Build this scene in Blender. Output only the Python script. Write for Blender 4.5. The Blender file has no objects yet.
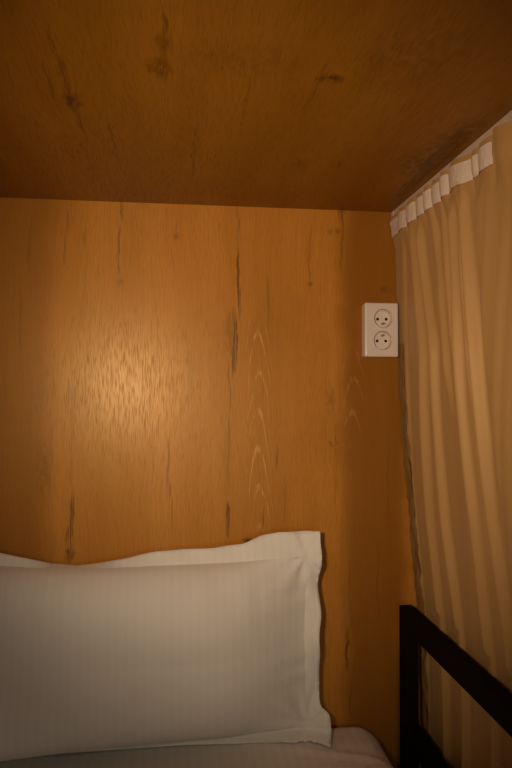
import bpy, bmesh, math, random
import numpy as np
from mathutils import Vector, noise as mnoise

random.seed(7)
S = bpy.context.scene
COL = S.collection
R = math.radians

# ------------------------------------------------------------------ camera facts
F = 640.0                       # focal length in pixels (512 x 768 frame)
ZC = 1.165                      # camera height above the floor
YAW, PITCH = R(7.21), R(1.164)
D = 1.30                        # distance camera - back wall
ZCEIL = ZC + 0.391              # underside of the upper bunk
ZMAT = ZC - 0.668               # top of the mattress


def ray(u, v):
    """direction of the sight line through a photo pixel"""
    x, y, z = (u - 256) / F, 1.0, (384 - v) / F
    y, z = y * math.cos(PITCH) - z * math.sin(PITCH), y * math.sin(PITCH) + z * math.cos(PITCH)
    x, y = x * math.cos(YAW) + y * math.sin(YAW), -x * math.sin(YAW) + y * math.cos(YAW)
    return x, y, z


def on_y(u, v, y):
    d = ray(u, v)
    t = y / d[1]
    return d[0] * t, d[2] * t + ZC


def on_x(u, v, x):
    d = ray(u, v)
    t = x / d[0]
    return d[1] * t, d[2] * t + ZC


# ------------------------------------------------------------------ mesh helpers
def mesh_obj(name, bm, mat, parent=None, smooth=False):
    me = bpy.data.meshes.new(name)
    bm.normal_update()
    bm.to_mesh(me)
    bm.free()
    if mat:
        me.materials.append(mat)
    if smooth:
        me.polygons.foreach_set('use_smooth', [True] * len(me.polygons))
    o = bpy.data.objects.new(name, me)
    COL.objects.link(o)
    if parent:
        o.parent = parent
        o.matrix_parent_inverse = parent.matrix_world.inverted()
    return o


def tag(o, label=None, cat=None, group=None, kind=None):
    if label: o['label'] = label
    if cat: o['category'] = cat
    if group: o['group'] = group
    if kind: o['kind'] = kind
    return o


def empty(name, loc):
    o = bpy.data.objects.new(name, None)
    o.empty_display_size = 0.05
    o.location = loc
    COL.objects.link(o)
    bpy.context.view_layer.update()
    return o


def box(bm, x0, x1, y0, y1, z0, z1, bev=0.0, seg=2):
    r = bmesh.ops.create_cube(bm, size=1.0)
    for v in r['verts']:
        v.co = Vector(((x0 + x1) / 2 + v.co.x * (x1 - x0), (y0 + y1) / 2 + v.co.y * (y1 - y0), (z0 + z1) / 2 + v.co.z * (z1 - z0)))
    if bev:
        es = {e for v in r['verts'] for e in v.link_edges}
        bmesh.ops.bevel(bm, geom=list(es), offset=bev, segments=seg, affect='EDGES', profile=0.5)


def grid_bm(P, flip=False, uv=None):
    """P[i][j] -> grid of quads"""
    ni, nj = len(P), len(P[0])
    bm = bmesh.new()
    vs = [[bm.verts.new(P[i][j]) for j in range(nj)] for i in range(ni)]
    lay = bm.loops.layers.uv.new('UVMap') if uv is not None else None
    for i in range(ni - 1):
        for j in range(nj - 1):
            idx = [(i, j), (i + 1, j), (i + 1, j + 1), (i, j + 1)]
            if flip: idx.reverse()
            f = bm.faces.new([vs[a][b] for a, b in idx])
            if lay:
                for l, (a, b) in zip(f.loops, idx):
                    l[lay].uv = uv[a][b]
    return bm


# ------------------------------------------------------------------ material helpers
class NT:
    def __init__(self, name):
        self.m = bpy.data.materials.new(name)
        self.m.use_nodes = True
        self.t = self.m.node_tree
        self.bsdf = self.t.nodes['Principled BSDF']

    def n(self, typ, **kw):
        nd = self.t.nodes.new(typ)
        for k, v in kw.items(): setattr(nd, k, v)
        return nd

    def link(self, a, b): self.t.links.new(a, b)

    def put(self, sock, v):
        if isinstance(v, (int, float)): sock.default_value = v
        elif isinstance(v, (tuple, list)): sock.default_value = v
        else: self.link(v, sock)

    def math(self, op, a, b=0.0, c=None, clamp=False):
        nd = self.n('ShaderNodeMath', operation=op, use_clamp=clamp)
        self.put(nd.inputs[0], a); self.put(nd.inputs[1], b)
        if c is not None: self.put(nd.inputs[2], c)
        return nd.outputs[0]

    def mix(self, fac, a, b, mode='MIX'):
        nd = self.n('ShaderNodeMix', data_type='RGBA', blend_type=mode)
        self.put(nd.inputs[0], fac); self.put(nd.inputs[6], a); self.put(nd.inputs[7], b)
        return nd.outputs[2]

    def ramp(self, fac, stops):
        nd = self.n('ShaderNodeValToRGB')
        self.put(nd.inputs[0], fac)
        els = nd.color_ramp.elements
        while len(els) < len(stops): els.new(0.5)
        for e, (p, c) in zip(els, stops):
            e.position = p
            e.color = c if len(c) == 4 else (*c, 1)
        return nd.outputs[0]

    def noise(self, vec, scale, detail=3.0, rough=0.5, dist=0.0):
        nd = self.n('ShaderNodeTexNoise')
        self.put(nd.inputs['Vector'], vec)
        nd.inputs['Scale'].default_value = scale
        nd.inputs['Detail'].default_value = detail
        nd.inputs['Roughness'].default_value = rough
        nd.inputs['Distortion'].default_value = dist
        return nd.outputs[0]

    def mapr(self, v, a, b, c=0.0, d=1.0, smooth=True):
        nd = self.n('ShaderNodeMapRange', interpolation_type='SMOOTHSTEP' if smooth else 'LINEAR')
        self.put(nd.inputs[0], v)
        for k, q in zip((1, 2, 3, 4), (a, b, c, d)): nd.inputs[k].default_value = q
        return nd.outputs[0]

    def vec(self, x, y, z):
        nd = self.n('ShaderNodeCombineXYZ')
        self.put(nd.inputs[0], x); self.put(nd.inputs[1], y); self.put(nd.inputs[2], z)
        return nd.outputs[0]

    def bump(self, h, strength, dist):
        nd = self.n('ShaderNodeBump')
        nd.inputs['Strength'].default_value = strength
        nd.inputs['Distance'].default_value = dist
        self.link(h, nd.inputs['Height'])
        return nd.outputs[0]

    def set(self, **kw):
        for k, v in kw.items():
            self.put(self.bsdf.inputs[k.replace('_', ' ')], v)


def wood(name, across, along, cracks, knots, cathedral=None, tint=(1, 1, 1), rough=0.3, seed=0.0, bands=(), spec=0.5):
    """wood-grain laminate; across/along are the axes of the board, features in board metres"""
    t = NT(name)
    tc = t.n('ShaderNodeTexCoord')
    sp = t.n('ShaderNodeSeparateXYZ')
    t.link(tc.outputs['Object'], sp.inputs[0])
    A, L = sp.outputs[across], sp.outputs[along]
    wob = t.noise(t.vec(t.math('MULTIPLY', A, 2.0), t.math('MULTIPLY', L, 3.0), seed), 2.0, 2)
    A2 = t.math('ADD', A, t.math('MULTIPLY', t.math('SUBTRACT', wob, 0.5), 0.05))
    big = t.noise(t.vec(t.math('MULTIPLY', A2, 5.0), t.math('MULTIPLY', L, 0.5), seed + 3), 1.6, 3, 0.55)
    mid = t.noise(t.vec(t.math('MULTIPLY', A2, 40.0), t.math('MULTIPLY', L, 1.6), seed + 5), 1.0, 4, 0.6)
    blot = t.noise(t.vec(t.math('MULTIPLY', A, 5.0), t.math('MULTIPLY', L, 4.0), seed + 9), 1.0, 4, 0.6)
    fine = t.noise(t.vec(t.math('MULTIPLY', A2, 620.0), t.math('MULTIPLY', L, 7.0), seed + 1), 1.0, 2, 0.6)
    pore = t.noise(t.vec(t.math('MULTIPLY', A, 640.0), t.math('MULTIPLY', L, 40.0), seed + 2), 1.0, 1, 0.5)
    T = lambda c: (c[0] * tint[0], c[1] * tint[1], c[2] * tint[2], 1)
    c = t.ramp(big, [(0.3, T((.42, .164, .018))), (0.5, T((.50, .203, .027))), (0.7, T((.56, .238, .040)))])
    c = t.mix(t.mapr(mid, .35, .75, 0, .28), c, T((.37, .145, .013)))
    c = t.mix(t.mapr(blot, .50, .78, 0, .55), c, T((.35, .137, .012)))
    c = t.mix(t.mapr(fine, .42, .70, 0, .30), c, T((.32, .118, .010)))
    c = t.mix(t.mapr(pore, .53, .68, 0, .30), c, T((.25, .085, .008)))
    for (a0, hw, s) in bands:                       # broad darker stave of the printed grain, deepened to stand in for light falloff
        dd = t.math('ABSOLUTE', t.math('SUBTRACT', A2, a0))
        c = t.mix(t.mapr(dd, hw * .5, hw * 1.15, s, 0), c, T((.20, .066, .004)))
    if cathedral:
        for (a0, l0, k, fr, hw, lo, hi, s) in cathedral:
            sway = t.math('MULTIPLY', t.math('SUBTRACT', t.noise(t.vec(0.0, t.math('MULTIPLY', L, 7.0), seed + 71), 1.0, 1), .5), .02)
            da = t.math('ADD', t.math('SUBTRACT', A, a0), sway)
            g = t.math('ADD', t.math('SUBTRACT', L, l0), t.math('MULTIPLY', t.math('MULTIPLY', da, da), k))
            jit = t.noise(t.vec(t.math('MULTIPLY', A, 60.0), t.math('MULTIPLY', L, 16.0), seed + 21), 1.0, 3)
            g = t.math('ADD', g, t.math('MULTIPLY', t.math('SUBTRACT', jit, .5), .022))
            w = t.math('SINE', t.math('MULTIPLY', g, fr))
            w = t.mapr(w, .70, 1.0)
            m1 = t.mapr(t.math('ABSOLUTE', da), hw * .35, hw, 1, 0)
            m2 = t.math('MULTIPLY', t.mapr(L, lo - .05, lo + .03), t.mapr(L, hi - .03, hi + .05, 1, 0))
            brk = t.mapr(t.noise(t.vec(t.math('MULTIPLY', A, 160.0), t.math('MULTIPLY', L, 30.0), seed + 31), 1.0, 2), .36, .6)
            m = t.math('MULTIPLY', t.math('MULTIPLY', w, t.math('MULTIPLY', m1, m2)), t.math('MULTIPLY', brk, s))
            c = t.mix(m, c, T((.66, .36, .13)))
    # dark cracks and knots, at the places the photograph shows them
    fib = t.noise(t.vec(t.math('MULTIPLY', A, 430.0), t.math('MULTIPLY', L, 16.0), seed + 41), 1.0, 3, .6)
    fibm = t.mapr(fib, .40, .56)
    slow = t.math('MULTIPLY', t.math('SUBTRACT', t.noise(t.vec(0.0, t.math('MULTIPLY', L, 26.0), seed + 51), 1.0, 2), .5), .016)
    A3 = t.math('ADD', A, slow)
    tot = None
    for (a0, l0, hw, hl, s) in cracks:
        x = t.math('DIVIDE', t.math('SUBTRACT', A3, a0), hw)
        y = t.math('DIVIDE', t.math('SUBTRACT', L, l0), hl)
        q = t.math('SUBTRACT', 1.0, t.math('ADD', t.math('MULTIPLY', x, x), t.math('MULTIPLY', y, y)), clamp=True)
        q = t.math('MULTIPLY', t.math('MULTIPLY', t.math('MULTIPLY', q, 2.0, clamp=True), s * .78), fibm)
        tot = q if tot is None else t.math('MAXIMUM', tot, q)
    kn = t.mapr(t.noise(t.vec(t.math('MULTIPLY', A, 110.0), t.math('MULTIPLY', L, 60.0), seed + 61), 1.0, 3, .6), .32, .62)
    for (a0, l0, hw, hl, s) in knots:
        x = t.math('DIVIDE', t.math('SUBTRACT', A, a0), hw)
        y = t.math('DIVIDE', t.math('SUBTRACT', L, l0), hl)
        q = t.math('SUBTRACT', 1.0, t.math('ADD', t.math('MULTIPLY', x, x), t.math('MULTIPLY', y, y)), clamp=True)
        q = t.math('MULTIPLY', t.math('MULTIPLY', q, s), kn)
        tot = q if tot is None else t.math('MAXIMUM', tot, q)
    if tot is not None:
        c = t.mix(t.math('MINIMUM', tot, .92), c, T((.075, .026, .006)))
    h = t.math('ADD', t.math('MULTIPLY', fine, .5), t.math('MULTIPLY', t.mapr(pore, .55, .75), -.22))
    t.set(Base_Color=c, Roughness=t.mapr(pore, .4, .75, rough, rough + .12), Specular_IOR_Level=spec, Specular_Tint=(1, .80, .44, 1), Normal=t.bump(h, .13, .0006))
    return t.m


def plain(name, col, rough=0.5, spec=0.5, metallic=0.0, bump=None):
    t = NT(name)
    t.set(Base_Color=(*col, 1), Roughness=rough, Specular_IOR_Level=spec, Metallic=metallic)
    tc = t.n('ShaderNodeTexCoord')
    nz = t.noise(tc.outputs['Object'], (bump or (60, 0))[0], 3)
    t.set(Base_Color=t.mix(t.mapr(nz, .3, .7, 0, .15), (*col, 1), (*[q * .8 for q in col], 1)))
    if bump:
        t.set(Normal=t.bump(nz, bump[1], .002))
    return t.m


def W(u, v):
    return on_y(u, v, D)


def CE(u, v):
    d = ray(u, v)
    t = (ZCEIL - ZC) / d[2]
    return d[0] * t, d[1] * t


def crk(fn, u, v, wpx, hpx, s, sc=.00205):
    a, l = fn(u, v)
    return (a, l, wpx * sc, hpx * sc, s)


wall_cracks = [crk(W, *q) for q in [
    (239, 285, 2.2, 40, 1.0), (234, 345, 4.0, 34, 1.0), (231, 328, 6.5, 24, .45), (237, 230, 1.8, 40, .45), (229, 420, 2, 70, .55),
    (268, 300, 1.8, 30, .35), (262, 360, 1.6, 50, .25),
    (228, 520, 2.4, 20, 1.0), (263, 520, 1.6, 14, .7),
    (72, 520, 2.6, 30, .95), (69, 545, 3.2, 20, .8), (72, 440, 1.6, 70, .35),
    (119, 250, 1.6, 28, .65), (121, 210, 2.2, 14, .6), (85, 237, 1.6, 10, .6), (66, 240, 1.6, 40, .4), (128, 380, 1.5, 30, .0),
    (169, 470, 2.0, 36, .75), (172, 520, 1.5, 24, .5), (50, 470, 2.6, 40, .35),
    (342, 240, 1.8, 40, .5), (340, 214, 3.0, 8, .8), (336, 470, 2.2, 60, .3), (347, 650, 1.9, 26, 1.0), (350, 600, 1.5, 50, .4), (351, 700, 1.5, 22, .6),
    (277, 455, 1.5, 14, .6), (285, 500, 1.5, 30, .3), (175, 235, 1.5, 16, .3), (20, 330, 2, 60, .25), (30, 250, 1.6, 50, .25),
    (310, 260, 1.5, 40, .3), (388, 480, 1.5, 60, .3), (378, 580, 1.5, 50, .3)]]
wall_knots = [crk(W, *q) for q in [
    (247, 541, 7, 4.5, 1.0), (69, 554, 7, 7, .9), (335, 232, 9, 6, .55), (386, 290, 8, 5, .45), (341, 212, 5, 4, .8), (310, 284, 4, 3, .6),
    (333, 443, 7, 5, .6), (330, 398, 7, 20, .4), (72, 390, 6, 5, .45), (230, 335, 9, 28, .25), (176, 236, 4, 4, .5), (296, 284, 3, 3, .3),
    (45, 470, 10, 40, .3), (120, 282, 4, 6, .35)]]
ceil_cracks = []
for (u0, v0, u1, v1, wm, s) in [(48, 20, 84, 140, .005, .55), (160, 10, 168, 80, .005, .6), (40, 60, 62, 110, .004, .5), (200, 120, 190, 180, .004, .5),
                                (260, 40, 240, 130, .004, .35), (418, 170, 470, 125, .012, .9), (396, 195, 440, 160, .014, .6), (330, 60, 300, 120, .004, .35),
                                (110, 120, 118, 170, .004, .5), (350, 150, 330, 180, .004, .4)]:
    p, q = CE(u0, v0), CE(u1, v1)
    ceil_cracks.append(((p[0] + q[0]) / 2, (p[1] + q[1]) / 2, wm, abs(p[1] - q[1]) / 2 + .02, s))
ceil_knots = []
for (u, v, a, b, s) in [(73, 101, .016, .028, 1.0), (330, 79, .02, .016, .9), (163, 45, .014, .03, .6), (425, 160, .05, .09, .7), (452, 140, .035, .09, .6),
                        (300, 165, .02, .04, .3), (410, 60, .08, .10, .3), (240, 60, .09, .05, .25), (160, 68, .02, .03, .7)]:
    p = CE(u, v)
    ceil_knots.append((p[0], p[1], a, b, s))

M = {}
xc, zc_ = W(258, 420)
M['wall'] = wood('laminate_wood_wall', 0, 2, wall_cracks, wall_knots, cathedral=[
    (xc, zc_, 200, 80, .036, W(258, 520)[1], W(258, 320)[1], .62),
    (W(158, 400)[0], zc_, 150, 90, .03, W(118, 450)[1], W(118, 360)[1], .25),
    (W(352, 400)[0], zc_, 120, 90, .03, W(352, 430)[1], W(352, 360)[1], .25)],
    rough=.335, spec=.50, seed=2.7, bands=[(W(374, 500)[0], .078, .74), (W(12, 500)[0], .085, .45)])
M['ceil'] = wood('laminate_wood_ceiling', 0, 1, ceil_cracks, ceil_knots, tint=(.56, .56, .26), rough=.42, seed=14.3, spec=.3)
M['side'] = wood('laminate_wood_side', 1, 2, [], [], seed=31.0, rough=.35, tint=(.6, .6, .6))
M['floor'] = wood('floorboards', 0, 1, [], [], seed=47.0, tint=(.5, .5, .5), rough=.45)
M['metal'] = plain('black_powder_coated_steel', (.0065, .0045, .0035), .7, .06, bump=(900, .05))
M['track'] = plain('white_track_plastic', (.62, .49, .39), .45)
M['dark'] = plain('dark_gap', (.02, .012, .008), .8, .1)


def make_socket_plastic():
    t = NT('white_socket_plastic')
    t.set(Base_Color=(.68, .59, .51, 1), Roughness=.22, Specular_IOR_Level=.5)
    tc = t.n('ShaderNodeTexCoord')
    t.set(Normal=t.bump(t.noise(tc.outputs['Object'], 900, 2), .04, .0005))
    return t.m
M['socket'] = make_socket_plastic()


def make_cotton(name, period, col, col2, s=.5):
    t = NT(name)
    uv = t.n('ShaderNodeUVMap')
    sp = t.n('ShaderNodeSeparateXYZ')
    t.link(uv.outputs[0], sp.inputs[0])
    U, V = sp.outputs[0], sp.outputs[1]
    ph = t.math('SINE', t.math('MULTIPLY', U, 2 * math.pi / period))
    st = t.mapr(ph, -.25, .25)
    weave = t.noise(t.vec(t.math('MULTIPLY', U, 700), t.math('MULTIPLY', V, 700), 0.0), 1.0, 2, .6)
    soft = t.noise(t.vec(t.math('MULTIPLY', U, 9), t.math('MULTIPLY', V, 9), 4.0), 1.0, 3, .5)
    c = t.mix(t.math('MULTIPLY', st, s), (*col, 1), (*col2, 1))
    c = t.mix(t.mapr(weave, .35, .7, 0, .12), c, (*[q * .7 for q in col2], 1))
    c = t.mix(t.mapr(soft, .45, .75, 0, .12), c, (*[q * .8 for q in col2], 1))
    h = t.math('ADD', t.math('MULTIPLY', weave, .6), t.math('MULTIPLY', soft, 1.2))
    t.set(Base_Color=c, Roughness=t.mapr(ph, -.25, .25, .72, .6), Specular_IOR_Level=.25, Normal=t.bump(h, .25, .0015))
    t.bsdf.inputs['Sheen Weight'].default_value = .12
    return t.m
M['pillow'] = make_cotton('white_satin_stripe_cotton', .0165, (.79, .755, .675), (.73, .695, .615), .35)
M['sheet'] = make_cotton('pale_sheet_cotton', .020, (.84, .79, .70), (.78, .72, .63), .6)


def make_curtain():
    t = NT('beige_satin_curtain')
    tc = t.n('ShaderNodeTexCoord')
    sp = t.n('ShaderNodeSeparateXYZ')
    t.link(tc.outputs['Object'], sp.inputs[0])
    weave = t.noise(t.vec(t.math('MULTIPLY', sp.outputs[0], 200), t.math('MULTIPLY', sp.outputs[1], 900), t.math('MULTIPLY', sp.outputs[2], 250)), 1.0, 2)
    c = t.mix(weave, (.445, .258, .092, 1), (.385, .214, .073, 1))
    t.set(Base_Color=c, Roughness=.52, Specular_IOR_Level=.5, Specular_Tint=(1, .8, .5, 1), Normal=t.bump(weave, .15, .0006))
    t.bsdf.inputs['Sheen Weight'].default_value = .2
    t.bsdf.inputs['Sheen Tint'].default_value = (.9, .7, .4, 1)
    return t.m
M['curtain'] = make_curtain()
M['tape'] = plain('white_heading_tape', (.66, .54, .43), .7, .2, bump=(500, .25))
M['hem'] = plain('beige_hem_cloth', (.27, .150, .045), .7, .2, bump=(300, .3))

# ------------------------------------------------------------------ setting
XL, XR, Y0 = -.60, .98, -.90
def panel(name, x0, x1, y0, y1, z0, z1, mat):
    bm = bmesh.new(); box(bm, x0, x1, y0, y1, z0, z1)
    return tag(mesh_obj(name, bm, mat), kind='structure')
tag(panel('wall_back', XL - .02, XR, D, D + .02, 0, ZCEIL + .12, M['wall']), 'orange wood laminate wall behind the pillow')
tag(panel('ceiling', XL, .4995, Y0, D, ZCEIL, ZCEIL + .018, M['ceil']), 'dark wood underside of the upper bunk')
panel('wall_left', XL - .02, XL, Y0, D, 0, ZCEIL + .12, M['side'])
panel('floor', XL - .02, XR, Y0, D + .02, -.02, 0, M['floor'])

# ------------------------------------------------------------------ curtain track
tr = empty('curtain_track', (.466, D, ZCEIL))
tag(tr, 'white plastic curtain track fixed along the edge of the wood ceiling', 'curtain track')
TX0, TX1, TZ = .4535, .4790, ZCEIL - .0225
prof = [(TX0, ZCEIL - .0006), (TX0, TZ), (TX0 + .008, TZ), (TX0 + .008, TZ + .004), (TX0 + .003, TZ + .004), (TX0 + .003, ZCEIL - .004),
        (TX1 - .003, ZCEIL - .004), (TX1 - .003, TZ + .004), (TX1 - .008, TZ + .004), (TX1 - .008, TZ), (TX1, TZ), (TX1, ZCEIL - .0006)]
bm = bmesh.new()
a = [bm.verts.new((x, D - .012, z)) for x, z in prof]
b = [bm.verts.new((x, Y0, z)) for x, z in prof]
for i in range(len(prof)):
    j = (i + 1) % len(prof)
    bm.faces.new((a[i], a[j], b[j], b[i]))
bmesh.ops.recalc_face_normals(bm, faces=bm.faces)
mesh_obj('track_profile', bm, M['track'], tr)
bm = bmesh.new()
box(bm, TX0 - .0012, TX1 + .001, D - .014, D - .0006, TZ - .0012, ZCEIL - .0006, .001)
mesh_obj('end_cap', bm, M['track'], tr)

# ------------------------------------------------------------------ curtain
EDGE = [(394.5, 216), (396, 240), (397.5, 300), (400.5, 390), (404, 440), (407.5, 480), (411, 520), (415, 570), (418.5, 606), (421, 650), (423, 720)]
ez, ex = [], []
for (u, v) in EDGE:
    x, z = on_y(u, v, D - .006)
    ez.append(z); ex.append(x)
ez, ex = np.array(ez[::-1]), np.array(ex[::-1])
def X0(z):
    return float(np.interp(z, ez, ex))
def X0s(z):
    return sum(X0(z + k * .02) for k in (-2, -1, 0, 1, 2)) / 5

def y_on_curtain(u, v):
    x = .46
    for _ in range(12):
        y, z = on_x(u, v, x)
        x = X0s(z)
    return on_x(u, v, x)

def trace(pts):
    yz = sorted(((z, y) for y, z in (y_on_curtain(u, v) for u, v in pts)))
    zs = [p[0] for p in yz]; ys = [p[1] for p in yz]
    return zs, ys

RIDGES = [  # traced fold crests, half width, height, fade above/below
    (trace([(403, 232), (405.5, 300), (409, 390), (415, 480), (424, 606)]), .016, .010, None),
    (trace([(416, 232), (421, 286), (426.5, 350), (434, 520), (443, 612), (449, 700)]), .015, .012, None),
    (trace([(424, 232), (429, 286), (437, 350), (449, 520), (460, 612), (470, 700)]), .014, .015, None),
    (trace([(436, 225), (442, 286), (447, 340), (452, 400)]), .012, .010, (350, 430)),
    (trace([(446, 225), (451, 286), (456, 340), (462, 420)]), .011, .011, (330, 400)),
    (trace([(457, 220), (462, 286), (466, 350), (481, 520), (489, 612), (500, 720)]), .013, .013, None),
    (trace([(464, 220), (468, 286), (473, 350), (486, 460), (493, 540)]), .009, .007, (430, 540)),
    (trace([(471, 215), (477, 286), (482, 350), (497, 520), (509, 612), (520, 700)]), .014, .016, None),
    (trace([(487, 205), (490, 250), (494, 300), (499, 360), (509, 450), (522, 560), (534, 640)]), (.060, .009), .020, None),
]
for k in range(9):
    yy = .70 - k * .072 + random.uniform(-.012, .012)
    RIDGES.append((([0, 2], [yy, yy + random.uniform(-.02, .02)]), random.uniform(.013, .024), random.uniform(.010, .016), None))
def zv(v): return on_y(450, v, 1.0)[1]

HB = [y_on_curtain(u, v)[0] for u, v in [(394.6, 218), (402, 214), (411, 208), (421, 202), (429, 195), (437, 190), (446, 183), (455, 176), (478, 162), (485, 158), (500.5, 148)]]
HB[0] = D - .004
HB += [HB[-1] - .055, HB[-1] - .085]
while HB[-1] > .0: HB.append(HB[-1] - random.uniform(.03, .06))
HA = [.006, .008, .011, .008, .012, .008, .012, .018, .007, .012, .021] + [random.uniform(.008, .016) for _ in range(40)]

def heading(y):
    for i in range(len(HB) - 1):
        if HB[i] >= y >= HB[i + 1]:
            s = (HB[i] - y) / (HB[i] - HB[i + 1])
            return .0025 + HA[i] * .62 * (math.sin(math.pi * s) ** .75)
    return 0

SAW = [(r[0], h) for r, h in zip([r for r in RIDGES if r[3] is None], [.006, .009, .010, .013, .013, .012] + [.012] * 20)]
def saw(y, z):
    yc = [(float(np.interp(z, t_[0], t_[1])), h) for t_, h in SAW]
    for (a_, h0), (b_, h1) in zip(yc, yc[1:]):
        if a_ >= y > b_:
            L_ = a_ - b_
            wt = min(.008, L_ * .4)
            e_ = a_ - y
            lo = .0
            if e_ > L_ - wt:
                q = (e_ - (L_ - wt)) / wt
                q = q * q * (3 - 2 * q)
                base = h0 * .06
                return base + (h1 - base) * q
            s_ = e_ / (L_ - wt)
            return h0 * (.06 + .94 * (1 - s_ ** 1.35))
    return 0.0
def bodyfold(y, z):
    d = .55 * saw(y, z)
    for (tr_, w, h, fade) in RIDGES:
        yc = float(np.interp(z, tr_[0], tr_[1]))
        if fade:
            f = (z - zv(fade[1])) / (zv(fade[0]) - zv(fade[1]))
            f = min(1, max(0, f)); h = h * f * f * (3 - 2 * f)
            if h <= 0: continue
        q = (y - yc) / (w * .66 if not isinstance(w, tuple) else w[1] if y > yc else w[0])
        if abs(q) > 3.5: continue
        if q > 0: q *= 1.25
        d += .72 * h * (math.exp(-q * q) * 1.2 - .14 * math.exp(-(abs(q) - 1.45) ** 2 * 3.0))
    d += .003 * math.sin(y * 31 + z * 2.1) + .0022 * mnoise.noise(Vector((y * 26 + z * 2.4, z * .9, 3))) + .0016 * mnoise.noise(Vector((y * 60 + z * 5.0, z * .8, 7)))
    return d

ZTOP, ZBOT = ZCEIL - .0135, .24
YEND = .08
def hup(y):
    low = min(1, max(0, (.96 - y) / .05))
    return .0035 * mnoise.noise(Vector((y * 24, 0, 8))) - .0045 * low
def curtain_pt(y, z, off=0.0):
    k = (z - (ZCEIL - .105)) / .06
    k = min(1, max(0, k)); k = k * k * (3 - 2 * k)
    d = heading(y) * k + bodyfold(y, z) * (1 - k) * (1 + .12 * math.sin(z * 9 + y * 4))
    # loose edge beside the wall: a crumpled hem turned towards the bed
    e = (D - .004) - y
    if e < .056:
        f = min(1.0, max(0.0, (.056 - e) / .016))
        low = min(1, max(0, (zv(330) - z) / .2))
        cr = mnoise.noise(Vector((y * 55, z * 26, 1))) * .0040 + mnoise.noise(Vector((y * 30, z * 60, 5))) * .0028
        d = d * (1 - f) + f * (.001 + cr * low)
        if .034 < e < .056:
            d -= .010 * math.sin((e - .034) / .022 * math.pi) * low
    x = X0s(z) - d
    tt = min(1, max(0, (z - (ZCEIL - .13)) / .10))
    x += .003 * tt * min(1, max(0, (.83 - y) / .05))
    sh = min(1, max(0, (z - (TZ - .07)) / .055))
    x -= .0055 * sh * sh * (3 - 2 * sh)
    x = min(x, TX0 - .0032 + max(0, (TZ - .005) - z) * .6)       # hangs clear of the track
    if z < ZC - .405:
        x = max(x, .4945)
    yy = min(y, D - .0035)
    # heading edge is uneven
    return Vector((x - off, yy, z))

cur = empty('curtain', (.47, .7, ZBOT))
tag(cur, 'beige satin privacy curtain with white heading tape hanging beside the bunk', 'curtain')
ys = list(np.linspace(D - .0035, .78, 260)) + list(np.linspace(.777, YEND, 180))
zs = list(np.linspace(ZTOP, ZCEIL - .13, 34)) + list(np.linspace(ZCEIL - .136, ZBOT, 130))
P = []
for y in ys:
    up = hup(y)
    row = []
    for z in zs:
        zz = z + up * max(0, min(1, (z - (ZCEIL - .06)) / .05))
        row.append(curtain_pt(y, zz))
    P.append(row)
bm = grid_bm(P)
mesh_obj('curtain_cloth', bm, M['curtain'], cur, smooth=True)
# white heading tape sewn on the bed side of the cloth
ty = [y for y in np.linspace(D - .0045, HB[10] + .002, 300)]
tz = np.linspace(ZCEIL - .0225, ZCEIL - .0555, 12)
P = [[curtain_pt(y, z + hup(y) * (1.0 if z > ZCEIL - .04 else .8) + .0012 * mnoise.noise(Vector((y * 60, z * 30, 2))), .0022 + .0006 * mnoise.noise(Vector((y * 160, z * 90, 4)))) for z in tz] for y in ty]
bm = grid_bm(P)
mesh_obj('heading_tape', bm, M['tape'], cur, smooth=True)
# side hem: double fold along the loose edge
hz = np.linspace(zv(330), ZBOT + .005, 120)
hy = np.linspace(D - .0036, D - .0385, 16)
P = [[curtain_pt(y, z, .0022 + .0012 * math.sin((D - .0036 - y) / .0349 * math.pi) + .002 * mnoise.noise(Vector((y * 120, z * 40, 9)))) for z in hz] for y in hy]
bm = grid_bm(P)
mesh_obj('side_hem', bm, M['hem'], cur, smooth=True)
# gliders in the track
for y in [HB[1], HB[3], HB[5], HB[7], HB[8], HB[9], HB[10], HB[12]] + [HB[k] for k in range(14, len(HB) - 1, 2)]:
    if y < YEND + .02: continue
    bm = bmesh.new()
    xg = (TX0 + TX1) / 2
    box(bm, xg - .003, xg + .003, y - .004, y + .004, TZ - .006, TZ + .0105, .001)
    xs = curtain_pt(y, TZ - .008).x
    box(bm, min(xs, xg) - .001, max(xs, xg) + .002, y - .0014, y + .0014, TZ - .009, TZ - .0055, .0006)
    mesh_obj('glider_hook', bm, M['dark'], cur)

# ------------------------------------------------------------------ bed frame (black steel tube)
bed = empty('bed_frame', (0, .25, 0))
tag(bed, 'black square tube bed frame with guard rail beside the curtain', 'bed frame')
BX0, BX1 = .4580, .4850
PY0, PY1 = 1.240, 1.279
ZR = ZC - .4275
YF = -.74
def part(name, *b, bev=.0025):
    bm = bmesh.new(); box(bm, *b, bev)
    return mesh_obj(name, bm, M['metal'], bed)
part('post', BX0, BX1, PY0, PY1, 0, ZR)
part('post', BX0, BX1, YF - .039, YF, 0, ZR)
part('guard_rail', BX0 + .0005, BX1 - .0005, YF - .001, PY0 + .001, ZR - .0400, ZR - .0004)
part('guard_rail', BX0 + .0005, BX1 - .0005, YF - .001, PY0 + .001, ZC - .692, ZC - .652)
part('side_beam', BX0 + .0005, BX1 - .0005, YF - .001, PY0 + .001, .255, .305)
part('side_beam', -.585, -.558, YF, PY1, .255, .305)
part('end_beam', -.558, BX0 + .0005, PY0 + .004, PY1 - .004, .255, .300)
part('end_beam', -.558, BX0 + .0005, YF - .035, YF - .004, .255, .300)
for y in np.linspace(-.62, 1.16, 12):
    part('slat', -.560, BX0 + .001, float(y) - .03, float(y) + .03, .292, .306, bev=.001)
part('leg', -.585, -.558, PY0, PY1, 0, .26)
part('leg', -.585, -.558, YF - .039, YF, 0, .26)

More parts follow.
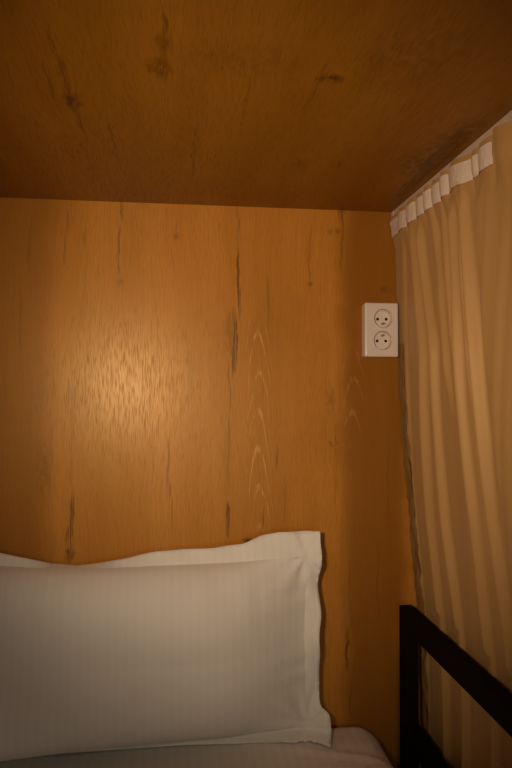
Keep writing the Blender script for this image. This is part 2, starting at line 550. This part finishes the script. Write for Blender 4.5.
# ------------------------------------------------------------------ mattress with pale fitted sheet
MX0, MX1, MY0, MY1 = -.575, .418, -.72, 1.293
def mat_top(x, y):
    z = ZMAT
    z += .0035 * mnoise.noise(Vector((x * 6, y * 6, 0))) + .0012 * mnoise.noise(Vector((x * 22, y * 14, 3)))
    # shallow creases that run from the pillow corner to the edge
    for (x0, y0, ang, w, h, ln) in [(.33, 1.17, -.35, .010, .004, .16), (.34, 1.12, .25, .012, .004, .2), (.30, 1.09, .05, .010, .003, .25), (.2, 1.13, .12, .012, .002, .2), (.38, 1.22, 1.0, .008, .003, .08)]:
        dx, dy = x - x0, y - y0
        a_, b_ = dx * math.cos(ang) + dy * math.sin(ang), -dx * math.sin(ang) + dy * math.cos(ang)
        z += h * math.exp(-(b_ / w) ** 2 - (a_ / ln) ** 2)
    return z
def fine_axis(a0, a1, f0, f1, coarse, fine_):
    out = list(np.arange(a0, f0, coarse)) + list(np.arange(f0, f1, fine_)) + list(np.arange(f1, a1, coarse)) + [a1]
    return out
gx = fine_axis(MX0, MX1, .10, MX1 - .001, .03, .0065)
gy = fine_axis(MY0, MY1, .95, MY1 - .001, .05, .0075)
zb = .3062
RAD = .060
bm = bmesh.new()
uvl = bm.loops.layers.uv.new('UVMap')
def matpt(x, y):
    # rounded edges: the surface drops towards the rim
    ex_ = max(0, x - (MX1 - RAD), (MX0 + RAD) - x)
    ey_ = max(0, (y - (MY1 - .022)) * 1.6, (MY0 + RAD) - y)
    q = min(1.0, math.hypot(ex_, ey_) / RAD)
    z = mat_top(x, y) - RAD * (1 - math.sqrt(max(0, 1 - q * q)))
    return Vector((x, y, z))
V = [[bm.verts.new(matpt(x, y)) for y in gy] for x in gx]
for i in range(len(gx) - 1):
    for j in range(len(gy) - 1):
        bm.faces.new((V[i][j], V[i + 1][j], V[i + 1][j + 1], V[i][j + 1]))
rim = [V[i][0] for i in range(len(gx))] + [V[-1][j] for j in range(1, len(gy))] + [V[i][-1] for i in range(len(gx) - 2, -1, -1)] + [V[0][j] for j in range(len(gy) - 2, 0, -1)]
mid = [bm.verts.new((v.co.x * 1.0, v.co.y, (v.co.z + zb) / 2)) for v in rim]
low = [bm.verts.new((v.co.x, v.co.y, zb)) for v in rim]
n_ = len(rim)
for i in range(n_):
    j = (i + 1) % n_
    bm.faces.new((rim[i], mid[i], mid[j], rim[j]))
    bm.faces.new((mid[i], low[i], low[j], mid[j]))
bm.faces.new(low)
bmesh.ops.recalc_face_normals(bm, faces=bm.faces)
for f in bm.faces:
    for l in f.loops:
        l[uvl].uv = (l.vert.co.x, l.vert.co.y + l.vert.co.z)
mt = mesh_obj('mattress', bm, M['sheet'], smooth=True)
tag(mt, 'mattress in a pale creased fitted sheet under the white pillow', 'mattress')

# ------------------------------------------------------------------ pillow
# outline measured along the wall: right edge, top edge, bottom edge of the flange
YP = 1.252                       # plane of the flange
top_px = [(-60, 545), (0, 555), (25, 560), (50, 566), (75, 567.5), (100, 565), (130, 559), (155, 553), (180, 551), (215, 549), (243, 545), (262, 537), (280, 533), (300, 532.5), (320, 531)]
tx, tz_ = zip(*[on_y(u, v, YP) for u, v in top_px])
XPL = -.47
XPR = on_y(321, 600, YP)[0]
def Ztop(x): return float(np.interp(x, tx, tz_))
seam_top_px = [(-60, 562), (0, 566), (40, 568), (75, 569), (110, 568), (150, 566), (200, 564), (240, 562), (270, 559), (306, 556)]
sx, sz = zip(*[on_y(u, v, YP) for u, v in seam_top_px])
def Zseam(x): return float(np.interp(x, sx, sz))
ZPB = ZMAT + .0025
FL = .026                        # flange width
NB, NFm = 150, 84
def bulge(a, b):
    """0..1 over the body, a,b in -1..1"""
    fa = math.sin(math.pi / 2 * min(1.0, (1 - abs(a)) / (.62 if a > 0 else .3))) ** (1.1 if a > 0 else .85)
    fb = max(0.0, 1 - abs(b) ** 3.2) ** .75
    return fa * fb
def pillow_point(i, j, side):
    """i along x (with flange), j along z (with flange); side -1 front, +1 back"""
    # body coordinate with flange margins
    nfl = 5
    bi = (i - nfl) / (NB - 2 * nfl); bj = (j - nfl) / (NFm - 2 * nfl)
    xl, xr = XPL + FL, XPR - FL * 1.05
    bic, bjc = min(1, max(0, bi)), min(1, max(0, bj))
    x = xl + (xr - xl) * bic
    z0 = ZPB + .012
    zt = Zseam(x)
    z = z0 + (zt - z0) * bjc
    y = YP
    flx = flz = 0.0
    if bi < 0: flx = -(nfl - i) / nfl
    if bi > 1: flx = (i - (NB - nfl)) / nfl
    if bj < 0: flz = -(nfl - j) / nfl
    if bj > 1: flz = (j - (NFm - nfl)) / nfl
    a, b = bic * 2 - 1, bjc * 2 - 1
    t = bulge(a, b)
    # waisted sides: seam drawn in a little in the middle of the right edge
    if flx != 0 or t < 1:
        w = 1 - b * b
        x -= .006 * w * max(0, a) ** 6
    if flx: x += flx * FL * (1.0 if flx < 0 else 1.05)
    if flz > 0:
        xx = x
        z = zt + flz * (Ztop(xx) - zt)
        y += .006 * flz * math.exp(-((x + .19) / .16) ** 2)
        y += .010 * flz
    if flz < 0:
        # lower flange lies on the sheet; at the right corner it is splayed towards the viewer
        r = min(1, max(0, (x - .02) / .20))
        z = z0 + flz * .0105 + .0
        y += flz * (.010 + .016 * r)
    if flx > 0:
        lowc = max(0, 1 - (z - ZPB) / .075)
        sw = min(1, max(0, (ZPB + .062 - z) / .022)); sw = sw * sw * (3 - 2 * sw)
        x += flx * .0165 * sw
        y -= flx * .024 * lowc ** 1.2
        x += flx * .006 * mnoise.noise(Vector((z * 17, 2.2, 0)))
        y += .008 * flx * math.sin(z * 33 + .6) * (1 - lowc)
        y += flx * (-.006)
        if flz < 0:
            x += .007 * flx * flz
            y -= .006 * flx * flz
    # body volume
    if side < 0:
        sag = 1 + .50 * max(0, -b) * (1 - .3 * b) * (1.0 - .35 * a) + .45 * max(0, -b) * max(0, .3 - a)      # stuffing has settled low and to the left
        T = .072 * sag
        dz = 0
        d = T * t
        # top roll leans over the seam
        if bj >= 0:
            z += .010 * t * max(0, b) ** 3
        # the belly hangs lower than the bottom seam on the left
        lo = max(0, -b) ** 3 * t
        leftw = min(1, max(0, (.08 - x) / .36))
        z -= lo * (.004 + .012 * leftw)
        y -= .034 * lo * min(1, max(0, (-.20 - x) / .13)) ** 1.5
        y -= d
        cr = .0016 * mnoise.noise(Vector((x * 14, z * 9, 1))) + .0007 * mnoise.noise(Vector((x * 40, z * 22, 2)))
        y -= cr * min(1, t * 3)
        # creases that fan from the lower right and upper right corners and along the top seam
        for (cx, cz, n, amp, rad, ph) in [(XPR - .03, ZPB + .02, 9, .0040, .075, .3), (XPR - .03, Zseam(XPR - .03), 7, .0030, .085, 1.1)]:
            rr = math.hypot(x - cx, z - cz)
            if rr < rad * 2.2:
                th = math.atan2(z - cz, cx - x)
                y -= amp * math.sin(th * n + ph) * math.exp(-(rr / rad) ** 2) * min(1, rr / .02)
        if bjc > .6:
            y -= .0016 * math.sin(x * 120 + 2 * math.sin(x * 31)) * (bjc - .6) / .4 * min(1, t * 2) * (.5 + .5 * math.sin(x * 17))
        if bic > .85 and flx == 0:
            y -= .0014 * math.sin(z * 95 + 2 * math.sin(z * 40)) * (bic - .85) / .15
    else:
        y += min(.0012 + .036 * t, D - .0015 - y) if y < D - .0015 else 0
    # flange ripples
    if flx or flz:
        k = max(abs(flx), abs(flz))
        if flz >= 0:
            y += .0022 * k * math.sin((x * 70 + z * 80)) 
    y = min(y, D - .0025 + (0.0008 if side > 0 else 0))
    zmin = mat_top(x, y) + (.0022 if side < 0 else .0010)
    if y < 1.25 or flz < 0 or z < zmin: z = max(z, zmin)
    return Vector((x, y, z))

Pf = [[pillow_point(i, j, -1) for j in range(NFm + 1)] for i in range(NB + 1)]
Pb = [[pillow_point(i, j, 1) for j in range(NFm + 1)] for i in range(NB + 1)]
def uvof(i, j): return (i / NB * (XPR - XPL), j / NFm * .40)
def pillow_mesh(want_flange):
    bm = bmesh.new()
    lay = bm.loops.layers.uv.new('UVMap')
    cache = {}
    def vert(side, i, j):
        k = (side, i, j)
        if k not in cache: cache[k] = bm.verts.new((Pf if side < 0 else Pb)[i][j])
        return cache[k]
    def quad(keys):
        f = bm.faces.new([vert(*k) for k in keys])
        for l, k in zip(f.loops, keys): l[lay].uv = uvof(k[1], k[2])
    for i in range(NB):
        for j in range(NFm):
            fl = i < 5 or i >= NB - 5 or j < 5 or j >= NFm - 5
            if fl != want_flange: continue
            quad([(-1, i, j), (-1, i + 1, j), (-1, i + 1, j + 1), (-1, i, j + 1)])
            quad([(1, i, j + 1), (1, i + 1, j + 1), (1, i + 1, j), (1, i, j)])
    if want_flange:
        per = [(i, 0) for i in range(NB + 1)] + [(NB, j) for j in range(1, NFm + 1)] + [(i, NFm) for i in range(NB - 1, -1, -1)] + [(0, j) for j in range(NFm - 1, 0, -1)]
        for p, q in zip(per, per[1:] + per[:1]):
            quad([(1, *p), (1, *q), (-1, *q), (-1, *p)])
    return bm
pil = mesh_obj('pillow', pillow_mesh(False), M['pillow'], smooth=True)
tag(pil, 'white satin striped pillow with flanged edge propped against the wood wall', 'pillow')
mesh_obj('flange', pillow_mesh(True), M['pillow'], pil, smooth=True)

# ------------------------------------------------------------------ double wall socket
YS = D - .026
sxl, szt = on_y(365.0, 302.3, YS)
sxr, szb = on_y(398.8, 357.0, YS)
c1 = on_y(383.3, 318.4, YS); c2 = on_y(382.8, 340.4, YS)
RS = .0193
sock = empty('wall_socket', ((sxl + sxr) / 2, D, (szt + szb) / 2))
tag(sock, 'white double wall socket mounted on wood panel next to the curtain', 'wall socket')
# cover: rounded box shell whose front has two round openings
bm = bmesh.new()
NSEG = 48
def rect_pts(x0, x1, z0, z1):
    q = NSEG // 4
    cs = [(x1, z0), (x1, z1), (x0, z1), (x0, z0), (x1, z0)]
    return [(a_[0] + (b_[0] - a_[0]) * k / q, a_[1] + (b_[1] - a_[1]) * k / q) for a_, b_ in zip(cs, cs[1:]) for k in range(q)]
zmid = (c1[1] + c2[1]) / 2
bev = .003
for (c, z0, z1) in [(c1, zmid, szt - bev), (c2, szb + bev, zmid)]:
    rp = rect_pts(sxl + bev, sxr - bev, z0, z1)
    angs = [math.atan2(pz - c[1], px - c[0]) for px, pz in rp]
    rings = [[bm.verts.new((px, YS, pz)) for px, pz in rp]]
    for (r_, dy) in [(RS + .0016, 0), (RS + .0010, -.0010), (RS + .0004, -.0010), (RS, 0), (RS - .0006, .010)]:
        rings.append([bm.verts.new((c[0] + r_ * math.cos(th), YS + dy, c[1] + r_ * math.sin(th))) for th in angs])
    for A_, B_ in zip(rings, rings[1:]):
        for k in range(NSEG):
            j = (k + 1) % NSEG
            bm.faces.new((A_[k], A_[j], B_[j], B_[k]))
# skirt: bevel then sides, flared a little towards the wall at the lower left
def rr(x0, x1, z0, z1, y, r_=.004, n=6):
    out = []
    for (cx, cz, a0) in [(x1 - r_, z1 - r_, 0), (x0 + r_, z1 - r_, 90), (x0 + r_, z0 + r_, 180), (x1 - r_, z0 + r_, 270)]:
        for k in range(n + 1):
            th = R(a0 + 90 * k / n)
            out.append(bm.verts.new((cx + r_ * math.cos(th), y, cz + r_ * math.sin(th))))
    return out
rg = [rr(sxl + bev, sxr - bev, szb + bev, szt - bev, YS, .00005), rr(sxl + bev * .35, sxr - bev * .35, szb + bev * .35, szt - bev * .35, YS + bev * .3, .0028), rr(sxl, sxr, szb, szt, YS + bev, .0035),
      rr(sxl, sxr, szb, szt, YS + .012, .0035), rr(sxl + .0008, sxr - .0008, szb + .0008, szt - .0008, YS + .0125, .0035), rr(sxl + .0008, sxr - .0008, szb + .0008, szt - .0008, D - .0006, .0035)]
for A_, B_ in zip(rg, rg[1:]):
    m_ = len(A_)
    for k in range(m_):
        j = (k + 1) % m_
        bm.faces.new((A_[k], A_[j], B_[j], B_[k]))
bmesh.ops.recalc_face_normals(bm, faces=bm.faces)
mesh_obj('cover_plate', bm, M['socket'], sock)

def disc(bm, cx, y, cz, r_, n=32):
    vs = [bm.verts.new((cx + r_ * math.cos(2 * math.pi * k / n), y, cz + r_ * math.sin(2 * math.pi * k / n))) for k in range(n)]
    return bm.faces.new(vs)
def cyl_y(bm, cx, cz, r_, y0, y1, n=20, dome=False):
    a_ = [bm.verts.new((cx + r_ * math.cos(2 * math.pi * k / n), y1, cz + r_ * math.sin(2 * math.pi * k / n))) for k in range(n)]
    b_ = [bm.verts.new((cx + r_ * .85 * math.cos(2 * math.pi * k / n), y0, cz + r_ * .85 * math.sin(2 * math.pi * k / n))) for k in range(n)]
    for k in range(n):
        j = (k + 1) % n
        bm.faces.new((a_[k], a_[j], b_[j], b_[k]))
    bm.faces.new(b_)
for (c, sgn) in [(c1, -1), (c2, 1)]:
    bm = bmesh.new()
    bmesh.ops.create_circle(bm, cap_ends=True, radius=RS - .0004, segments=48)
    for v in bm.verts: v.co = Vector((c[0] + v.co.x, YS + .009, c[1] + v.co.y))
    # raised rim inside the well
    r0 = [[bm.verts.new((c[0] + q * math.cos(2 * math.pi * k / 48), YS + dy, c[1] + q * math.sin(2 * math.pi * k / 48))) for k in range(48)] for q, dy in ((RS - .0009, .0088), (RS - .0012, .0055), (RS - .0024, .0055), (RS - .003, .0088))]
    for A_, B_ in zip(r0, r0[1:]):
        for k in range(48):
            j = (k + 1) % 48
            bm.faces.new((A_[k], A_[j], B_[j], B_[k]))
    bmesh.ops.recalc_face_normals(bm, faces=bm.faces)
    ins = mesh_obj('socket_insert', bm, M['socket'], sock)
    for s_ in (-1, 1):
        bm = bmesh.new()
        cyl_y(bm, c[0] + s_ * .0093, c[1] - .0005, .0031, YS + .0082, YS + .0089)
        bmesh.ops.recalc_face_normals(bm, faces=bm.faces)
        mesh_obj('pin_hole', bm, M['dark'], ins)
    bm = bmesh.new()
    cyl_y(bm, c[0], c[1] + sgn * .0105, .0024, YS - .002, YS + .0089)
    bmesh.ops.recalc_face_normals(bm, faces=bm.faces)
    mesh_obj('earth_pin', bm, plain('brass_pin', (.42, .30, .20), .3, .5, .6), ins)

# ------------------------------------------------------------------ light
def spot(name, loc, aim, energy, col, size, ang, blend):
    l = bpy.data.lights.new(name, 'SPOT')
    l.energy, l.color, l.shadow_soft_size, l.spot_size, l.spot_blend = energy, col, size, R(ang), blend
    o = bpy.data.objects.new(name, l)
    o.location = loc
    o.rotation_euler = (Vector(aim) - Vector(loc)).to_track_quat('-Z', 'Y').to_euler()
    COL.objects.link(o)
    return o
PX, PZ = W(125, 386)
LY = .12
kL = (D + (D - LY)) / D
spot('reading_light', (PX * kL, LY, ZC + (PZ - ZC) * kL), (.245, D, ZC + .105), 32.6, (1.0, .755, .53), .05, 80, 1.0)
fl = bpy.data.lights.new('room_fill', 'AREA')
fl.shape, fl.size, fl.size_y, fl.energy, fl.color = 'RECTANGLE', .5, .4, .95, (1.0, .93, .79)
fo = bpy.data.objects.new('room_fill', fl)
fl.spread = R(110)
fo.location = (.24, -.75, ZC - .22)
fo.rotation_euler = (Vector((-.16, 1.2, ZC - .70)) - fo.location).to_track_quat('-Z', 'Y').to_euler()
COL.objects.link(fo)
w = bpy.data.worlds.new('dim_room')
S.world = w
w.use_nodes = True
bg = w.node_tree.nodes['Background']
bg.inputs[0].default_value = (1.0, .86, .66, 1)
bg.inputs[1].default_value = .022

# ------------------------------------------------------------------ camera
cam = bpy.data.cameras.new('camera')
cam.sensor_fit = 'VERTICAL'
cam.sensor_height = 36.0
cam.lens = F / 768 * 36.0
cam.clip_start = .01
co = bpy.data.objects.new('camera', cam)
co.location = (0, 0, ZC)
co.rotation_euler = (R(90) + PITCH, 0, -YAW)
COL.objects.link(co)
S.camera = co
S.view_settings.view_transform = 'Standard'
S.view_settings.look = 'None'
S.view_settings.exposure = 0
S.view_settings.gamma = 1
